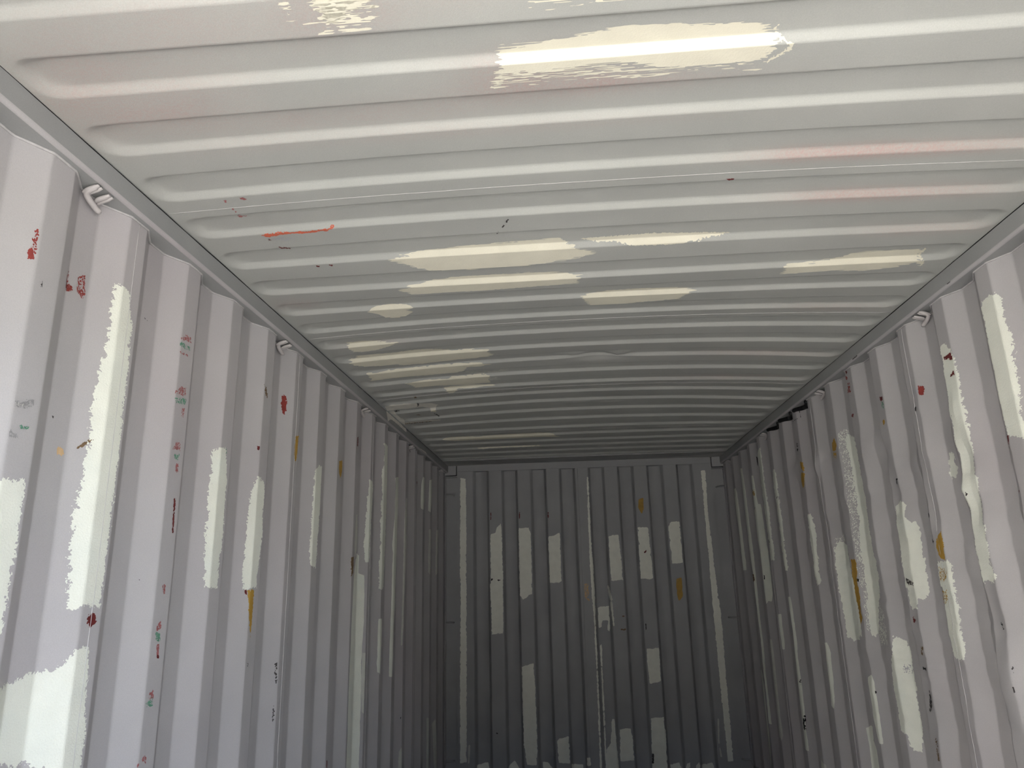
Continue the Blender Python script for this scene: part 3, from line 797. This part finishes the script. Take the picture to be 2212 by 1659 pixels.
L('LF3 1740,940 1770,940 1765,1700 1735,1700', 'clean', 'thin'); L('LF3 1820,1020 1865,950 1880,1200 1890,1700 1850,1700 1830,1300', 'clean', 'thin')
L('LF3 1340,1430 1380,1350 1385,1500 1380,1700 1330,1700', 'clean', 'thin'); L('LF1 725,1210 740,1200 735,1659 LF2 715,200 700,250 700,0', 'clean', 'thin')
L('B 180,110 205,90 222,0 245,-10 240,60 225,130 215,180 180,175', 'speck', 'red'); L('B 180,130 205,100 215,178 182,176', 'mark', 'red')
L('B 418,372 428,280 440,250 438,330 470,365 440,385', 'speck', 'red'); L('B 490,350 500,290 545,280 545,400 530,432 490,400', 'speck', 'red'); L('B 420,355 460,360 455,380 425,382', 'mark', 'red')
for t, m in (('B 1155,680 1190,655 1220,680 1225,715 1160,690', 'pinkred'), ('B 1150,705 1220,735 1220,770 1150,735', 'green'), ('B 1155,768 1215,798 1210,806 1150,778', 'pinkred'),
             ('B 1120,1020 1160,990 1190,1000 1185,1055 1120,1040', 'pinkred'), ('B 1120,1070 1190,1065 1185,1110 1120,1095', 'green'), ('B 1160,1130 1182,1130 1170,1190 1160,1185', 'pinkred'),
             ('B 1100,1380 1130,1345 1155,1355 1150,1400 1100,1395', 'pinkred'), ('B 1110,1430 1150,1420 1140,1465 1115,1460', 'green'), ('B 1122,1490 1142,1480 1137,1540 1122,1540', 'pinkred'),
             ('C 930,820 960,780 965,820 935,840', 'pinkred'), ('C 930,850 960,845 955,900 930,900', 'green'), ('C 935,930 952,905 948,1000 935,1000', 'pinkred'),
             ('C 890,1210 920,1190 915,1240 890,1250', 'pinkred'), ('C 870,1270 915,1230 910,1290 875,1290', 'green'), ('C 845,1600 880,1580 870,1640 845,1620', 'pinkred'), ('C 805,1640 830,1630 825,1655 805,1652', 'pinkred'),
             ('C 970,570 990,560 988,620 975,622', 'pinkred'), ('B 120,1240 185,1250 180,1264 130,1258', 'green'), ('B 1425,1385 1450,1390 1448,1420 1432,1410', 'green'),
             ('B 1690,980 1710,1010 1712,1070 1695,1040', 'brown'), ('B 50,1270 110,1290 120,1330 60,1310', 'rub'), ('B 100,1090 160,1110 120,1120 95,1105', 'thin')):
    L(t, 'speck', m)
for t, m in (('B 1800,1060 1815,1045 1835,1060 1830,1150 1815,1172 1800,1150', 'red'), ('B 1890,1310 1908,1310 1900,1420 1890,1480 1880,1430', 'ochre'), ('LF1 485,435 525,430 520,600 495,690 475,560', 'ochre'),
             ('B 360,1385 385,1378 405,1410 395,1440 365,1420', 'tan'), ('C 525,740 575,735 570,780 535,825 520,790', 'darkred'), ('C 405,1630 470,1590 465,1620 410,1650', 'darkred'),
             ('C 1480,595 1518,590 1512,700 1497,880 1490,760', 'ochre'), ('C 1463,590 1480,595 1475,625 1465,612', 'darkred'), ('C 1290,955 1330,958 1302,968 1295,995 1288,990', 'darkred'),
             ('C 1040,40 1050,45 1035,250 1028,250', 'darkred'), ('LF1 1140,390 1165,400 1175,440 1170,530 1160,520 1155,440', 'darkred'), ('LF1 740,100 755,90 750,220 738,230', 'darkred'),
             ('LF1 1590,740 1612,730 1606,790 1596,785', 'darkred'), ('LF2 655,225 690,220 680,450 650,500', 'brown'), ('B 500,1380 560,1340 640,1290 640,1296 590,1340 540,1375', 'brown'),
             ('LF2 1252,575 1270,575 1268,622 1254,620', 'black'), ('B 1645,1372 1660,1375 1655,1400 1645,1395', 'darkred'), ('LF2 1225,1360 1238,1360 1235,1425 1226,1420', 'black'),
             ('LF3 300,1550 312,1555 308,1659 298,1655', 'darkred'), ('LF3 1362,920 1372,920 1370,955 1362,955', 'black'), ('C 938,985 950,985 948,1002 936,1002', 'darkred')):
    L(t, 'mark', m)
for t in ('B 255,310 270,310 268,365 260,360', 'C 835,535 855,540 850,548 838,545', 'B 332,1180 342,1185 338,1192', 'B 862,760 880,700 884,720 868,775', 'C 85,100 92,100 90,130 85,128', 'C 1640,1040 1660,1020 1655,1150 1645,1160', 'C 1630,1280 1642,1280 1635,1380 1628,1380', 'C 1475,1030 1485,1025 1482,1050 1475,1052',
          'B 920,550 960,580 950,578 925,560'):
    L(t, 'speck', 'scuff')

L('B 90,1080 220,1075 215,1130 110,1130', 'speck', 'rub')

# --- right wall
R_('RN1 1550,290 1610,220 1700,178 1760,215 1790,330 1830,450 1860,600 1900,700 1920,900 1960,1080 1990,1200 2010,1400 2040,1560 2060,1659 RN2 1930,100 1930,190 1886,190 1760,190 1740,185 1720,120 1685,0 RN1 1780,1500 1740,1300 1700,1100 1650,850 1610,600 1570,400')
R_('RN1 1095,790 1120,750 1165,735 1195,770 1225,850 1245,930 1275,1000 1300,1150 1340,1300 1370,1420 1400,1560 1415,1659 RN2 1385,150 1400,300 1415,450 1450,600 1470,750 1500,900 1525,1050 1550,1200 1570,1350 1590,1440 1620,1510 1600,1560 1560,1550 1520,1585 1495,1540 1460,1400 1430,1230 1390,1000 1350,800 1300,640 1270,450 1240,250 1215,80 1200,0 RN1 1220,1600 1190,1350 1150,1150 1130,1000 1100,850')
R_('RN2 1180,345 1210,330 1235,360 1240,420 1270,480 1265,560 1215,580 1180,550 1190,480 1180,430', clamp=False)
R_('RN2 685,830 730,790 780,810 775,870 770,950 800,985 870,975 900,1020 915,1130 930,1250 965,1380 985,1500 985,1659 RN3 960,50 940,100 870,105 865,200 820,205 795,150 765,0 RN2 775,1600 755,1480 730,1330 705,1180 690,1050 685,930')
R_('RN2 125,150 215,120 260,170 300,230 320,450 RN2 380,900 420,1300 440,1659 RN3 430,300 420,400 395,390 380,250 370,100 350,0 RN2 340,1600 310,1350 280,1150 240,900 205,650 180,450 140,250', 'rollerdry', clamp=False)
R_('RN2 205,190 225,160 265,180 300,230 340,450 380,700 410,900 440,1100 475,1300 520,1500 530,1659 RN3 510,100 515,350 505,430 450,440 420,350 400,150 395,0 RN2 410,1620 380,1450 340,1250 340,1050 310,870 300,700 270,500 235,350', lift=.0006)
R_('RN3 515,120 545,200 570,350 595,520 530,530 510,420', 'rollerdry', clamp=False)
R_('RN2 95,1230 150,1180 200,1190 230,1290 265,1480 300,1659 RN3 300,100 325,250 350,440 280,485 215,455 190,300 165,120 140,0 RN2 130,1550 105,1350')
R_('RN2 100,1150 190,1095 205,1200 150,1200 95,1240', 'rollerdry')
R_('RN3 640,450 700,455 770,490 795,560 815,680 830,800 855,900 865,1020 885,1150 910,1280 915,1440 895,1500 800,1470 770,1360 715,1320 690,1180 660,1000 640,850 620,650 640,620 640,520')
R_('RN3 715,690 800,680 822,770 740,785', 'rollerdry', 'grey_rub', lift=.0012)
R_('RN2 1070,1380 1160,1365 1200,1400 1220,1520 1245,1659 RN3 1225,80 1245,220 1270,350 1290,480 1310,600 1300,670 1220,660 1195,590 1160,450 1140,330 1120,200 1090,0 RN2 1105,1600 1085,1480')
R_('RN2 1065,1150 1105,1080 1130,1200 1145,1350 1100,1340 1060,1230', 'mark', 'ochre'); R_('RN2 1085,1430 1150,1400 1165,1530 1100,1540', 'rollerdry', 'ochre', lift=.0012); R_('RN3 1085,20 1140,10 1140,120 1110,160 1090,80', 'rollerdry', 'ochre', lift=.0012)
R_('RN2 80,250 95,200 120,260 115,310 90,330 78,290', 'mark', 'ochre'); R_('RN2 255,1345 300,1345 315,1480 330,1659 RN3 330,50 355,280 340,340 325,260 300,120 285,0 RN2 290,1620 265,1450', 'mark', 'ochre', clamp=False); R_('RN2 555,30 575,25 575,70 562,75', 'mark', 'ochre')
R_('RN3 405,820 440,800 465,870 480,960 505,1130 530,1300 550,1440 510,1430 480,1300 450,1150 430,1000', 'clean'); R_('RN3 388,1290 440,1265 460,1400 490,1500 520,1700 450,1700 425,1500 405,1380', 'clean', clamp=False)
R_('RN3 10,510 40,520 65,600 80,800 100,1000 95,1110 70,1050 50,850 25,650', 'clean')
R_('RF1 1360,1220 1400,1200 1445,1240 1465,1400 1490,1600 1495,1659 RF2 1515,200 1530,450 1545,600 1500,640 1480,520 1450,300 1420,100 1400,0 RF1 1400,1600 1380,1400')
R_('RF1 860,580 885,555 905,600 930,800 955,950 970,1100 1000,1300 1020,1500 1035,1659 RF2 1050,150 1085,350 1070,410 1040,420 1015,250 985,50 RF1 985,1600 960,1400 920,1100 890,900 865,700')
R_('RF1 670,240 685,230 700,350 725,550 755,800 790,1000 815,1200 840,1400 865,1600 RF2 880,100 890,260 840,270 815,100 RF1 805,1600 780,1400 745,1150 710,850 680,600 650,400 645,310')
R_('RF1 640,1060 690,1050 715,1200 740,1400 780,1659 RF2 800,150 830,450 860,750 850,860 800,850 770,900 740,700 710,400 680,150 655,0 RF1 640,1500 620,1300 600,1150', 'clean')
R_('RF1 555,650 580,640 600,750 630,950 650,1060 640,1100 600,1100 570,850', 'clean')
R_('RF1 395,545 420,540 440,650 470,850 500,1100 530,1350 565,1600 RF2 600,300 620,500 650,800 680,1100 720,1400 745,1659 RF3 760,250 800,600 850,1030 810,1020 780,700 735,300 710,0 RF2 690,1400 650,1100 610,750 580,450 540,200 515,0 RF1 510,1550 480,1300 450,1000 420,750', 'clean')
R_('RF1 305,840 330,825 350,900 380,1100 410,1350 440,1600 RF2 450,100 480,300 485,410 440,410 415,200 395,0 RF1 385,1500 350,1250 320,1000', 'clean')
R_('RF2 935,1035 985,1040 1000,1200 1030,1400 1035,1550 1000,1540 970,1350 945,1150', 'clean')
R_('RF2 1080,795 1115,785 1140,900 1165,1100 1190,1300 1215,1500 1220,1659 RF3 1260,300 1300,600 1330,900 1345,1100 1375,1300 1390,1420 1340,1400 1310,1150 1280,900 1240,550 1200,150 RF2 1180,1600 1150,1300 1115,1050', 'clean')
R_('RF2 815,1400 850,1400 870,1550 885,1659 RF3 910,300 945,650 980,950 1015,1190 990,1270 960,1200 930,850 890,500 850,100 RF2 840,1600', 'clean', 'thin')
R_('RF3 630,235 700,230 720,320 745,500 770,800 800,1050 830,1300 850,1700 760,1700 730,1300 700,900 665,600 640,400', 'clean')
R_('RF2 1605,1450 1640,1450 1680,1560 1690,1659 RF3 1710,150 1740,400 1755,700 1745,810 1710,760 1690,500 1650,200 1630,0', 'clean'); R_('RF3 1555,1540 1630,1610 1650,1700 1570,1700', 'clean', 'thin')
for t, m in (('RN1 1145,890 1165,880 1215,835 1225,870 1240,920 1215,925 1200,895 1150,915', 'darkred'), ('RN1 1255,1025 1258,1080 1205,1110 1230,1070', 'darkred'), ('RN1 852,1215 905,1218 915,1290 926,1310 880,1320 855,1300', 'red'),
             ('RN1 425,1340 450,1335 455,1375 430,1370', 'darkred'), ('RN1 108,1525 130,1525 125,1560 110,1555', 'darkred'), ('RN1 38,1045 55,1045 55,1075 42,1075', 'darkred'),
             ('RN2 1728,180 1745,180 1757,300 1747,305', 'darkred'), ('RN2 1335,710 1362,720 1345,752', 'scuff'), ('RN2 980,905 1000,930 997,962 986,955', 'black'), ('RF1 1393,20 1410,10 1422,100 1402,108', 'darkred'),
             ('RF1 1210,255 1230,258 1226,300 1212,295', 'black'), ('RF1 1255,455 1295,450 1320,540 1310,575 1270,540', 'ochre'), ('RF1 1270,610 1320,605 1320,780 1295,830 1275,720', 'ochre'),
             ('RN3 828,270 852,290 846,328 834,315', 'darkred'), ('RF2 730,480 750,485 752,545 740,540', 'black'), ('RN1 815,1448 830,1450 830,1490 820,1485', 'black'), ('RF1 625,370 640,375 655,510 645,510', 'black'),
             ('RN3 472,945 487,950 485,980 476,978', 'black'), ('RN3 1738,910 1752,910 1768,965 1755,968', 'scuff'), ('RN2 1835,690 1852,700 1850,728 1838,720', 'darkred'), ('RN2 684,580 694,585 698,640 690,640', 'black'),
             ('RF1 920,950 930,950 926,975 918,975', 'black'), ('RN3 915,725 945,735 945,760 920,750', 'black'), ('RN2 1020,1150 1045,1175 1035,1200 1022,1180', 'black'), ('RN2 316,1530 332,1530 332,1555 320,1555', 'black'),
             ('RE 1636,520 1642,520 1668,650 1660,655', 'scuff'), ('RE 1530,715 1595,665 1662,643 1664,650 1600,673 1532,722', 'scuff')):
    R_(t, 'mark', m, lift=.0014)
for t, m in (('RN1 60,1170 88,1175 98,1275 65,1295', 'red'), ('RN1 40,1095 62,1110 62,1150 45,1140', 'red'), ('RF2 575,460 600,470 600,600 580,560', 'brown'), ('RF1 565,850 600,850 605,940 580,930', 'ochre'), ('RN3 900,540 918,545 918,620 903,610', 'brown'),
             ('RF3 1300,900 1345,900 1345,1110 1310,1100', 'black'), ('RF3 1245,380 1270,380 1280,470 1255,470', 'scuff'), ('RN2 770,1520 850,1560 850,1600 800,1590', 'scuff'), ('RN3 1635,320 1650,320 1665,380 1655,380', 'black'), ('RN3 975,930 1000,1050 995,1140 975,1130', 'scuff'),
             ('RN3 1030,1380 1050,1400 1075,1600 1055,1600', 'brown'), ('RF1 795,1560 820,1570 820,1650 800,1650', 'scuff'), ('RN3 1725,720 1750,720 1755,800 1735,800', 'scuff'), ('RN1 440,1380 470,1400 465,1460 445,1440', 'green'), ('RN2 90,340 120,340 122,400 100,400', 'ochre'),
             ('RF1 1205,180 1230,175 1228,245 1208,245', 'scuff'), ('RN1 790,1230 850,1240 840,1330 800,1330', 'grey_rub')):
    R_(t, 'speck', m, lift=.0014)

# --- closed end wall
E_('E1 735,985 785,975 800,920 840,880 850,1000 860,1400 862,1659 E3 775,0 778,450 675,460 668,200 660,0 E1 738,1500 735,1200')
E_('E1 1015,925 1115,920 1135,980 1145,1300 1150,1580 1060,1640 1030,1600 1022,1300'); E_('E1 1310,1005 1370,1000 1425,965 1435,1200 1442,1450 1420,1470 1325,1470 1318,1250')
E_('E3 945,750 1050,715 1065,900 1075,1200 1085,1500 1080,1640 990,1630 965,1450 950,1000'); E_('E3 1260,1405 1365,1370 1375,1500 1378,1620 1275,1615')
E_('E2 65,1000 165,990 190,1200 210,1440 95,1455 75,1200'); E_('E2 360,920 460,915 485,1150 512,1420 490,1435 390,1430 370,1150'); E_('E2 660,900 690,860 770,860 790,1050 808,1275 700,1280 680,1100')
E_('E4 175,215 275,205 290,460 260,420 270,340 215,335 210,390 180,420'); E_('E4 610,590 720,580 740,880 640,905 620,750'); E_('E4 650,1210 765,1200 785,1400 800,1700 665,1700 655,1400')
E_('E4 370,1310 470,1300 490,1450 500,1590 375,1600'); E_('E4 300,1225 325,1230 350,1500 370,1700 240,1700 250,1500 290,1450')
E_('K 560,410 585,420 600,800 620,1200 645,1659 E4 140,0 150,300 170,700 190,1200 210,1700 195,1700 175,1200 155,700 135,300 115,60 K 600,1659 585,1200 565,600')
E_('E4 190,560 212,535 218,800 238,1200 258,1700 245,1700 222,1200 205,800'); E_('E4 260,20 272,10 300,120 322,380 312,385 280,150')
E_('E1 435,425 490,430 495,1000 495,1659 E3 448,0 450,800 450,1610 390,1620 390,800 395,0 E1 432,1500 432,800'); E_('E2 985,350 1030,350 1060,800 1110,1200 1165,1659 E4 1250,0 1290,400 1330,900 1390,1600 1340,1600 1280,1000 1240,600 1195,100 E2 1100,1659 1070,1300 1020,750')
E_('E3 465,1450 485,1450 475,1620 460,1620', 'clean', 'thin'); E_('E4 1245,1200 1262,1220 1265,1450 1290,1560 1275,1560 1250,1400', 'clean', 'thin')
E_('E2 365,640 415,620 415,740 400,790 360,720', 'clean', 'ochre'); E_('E2 745,1430 795,1415 805,1600 E4 935,60 935,120 900,160 885,100 875,0', 'clean', 'ochre')
E_('E4 50,0 95,0 90,60 100,160 75,150 55,120', 'speck', 'tan'); E_('E4 375,405 420,410 420,428 380,420', 'mark', 'brown'); E_('E4 390,288 415,290 412,303 390,300', 'mark', 'brown'); E_('E2 420,1165 445,1140 440,1160 428,1172', 'mark', 'darkred', lift=.003)
for t in ('E3 540,1640 640,1615 655,1700 530,1700', 'E3 820,1650 880,1600 900,1640 930,1700 820,1700', 'E3 1130,1610 1180,1620 1240,1700 1135,1700', 'E3 1390,1630 1500,1640 1500,1700 1400,1700', 'E4 830,1640 910,1620 940,1700 830,1700', 'E4 1110,1640 1210,1620 1240,1700 1110,1700', 'E4 75,1570 100,1560 115,1640 80,1640', 'E4 970,1620 1000,1610 1000,1700 960,1700', 'E4 1055,1640 1085,1600 1095,1700 1050,1700'):
    E_(t, 'roller', 'cream_end')
for t in ('E1 735,770 745,770 742,850 735,850', 'E1 1020,765 1030,765 1028,830 1020,830', 'E1 1305,765 1314,765 1312,830 1305,830'): E_(t, 'mark', 'darkred')
for t in ('E3 715,1340 730,1342 728,1352 716,1350', 'E4 665,1530 680,1530 676,1620 666,1620', 'E1 800,1435 835,1440 820,1455', 'E1 740,1430 760,1428 758,1440 742,1450', 'E4 598,360 610,365 608,415 600,415'): E_(t, 'mark', 'scuff', lift=.003)
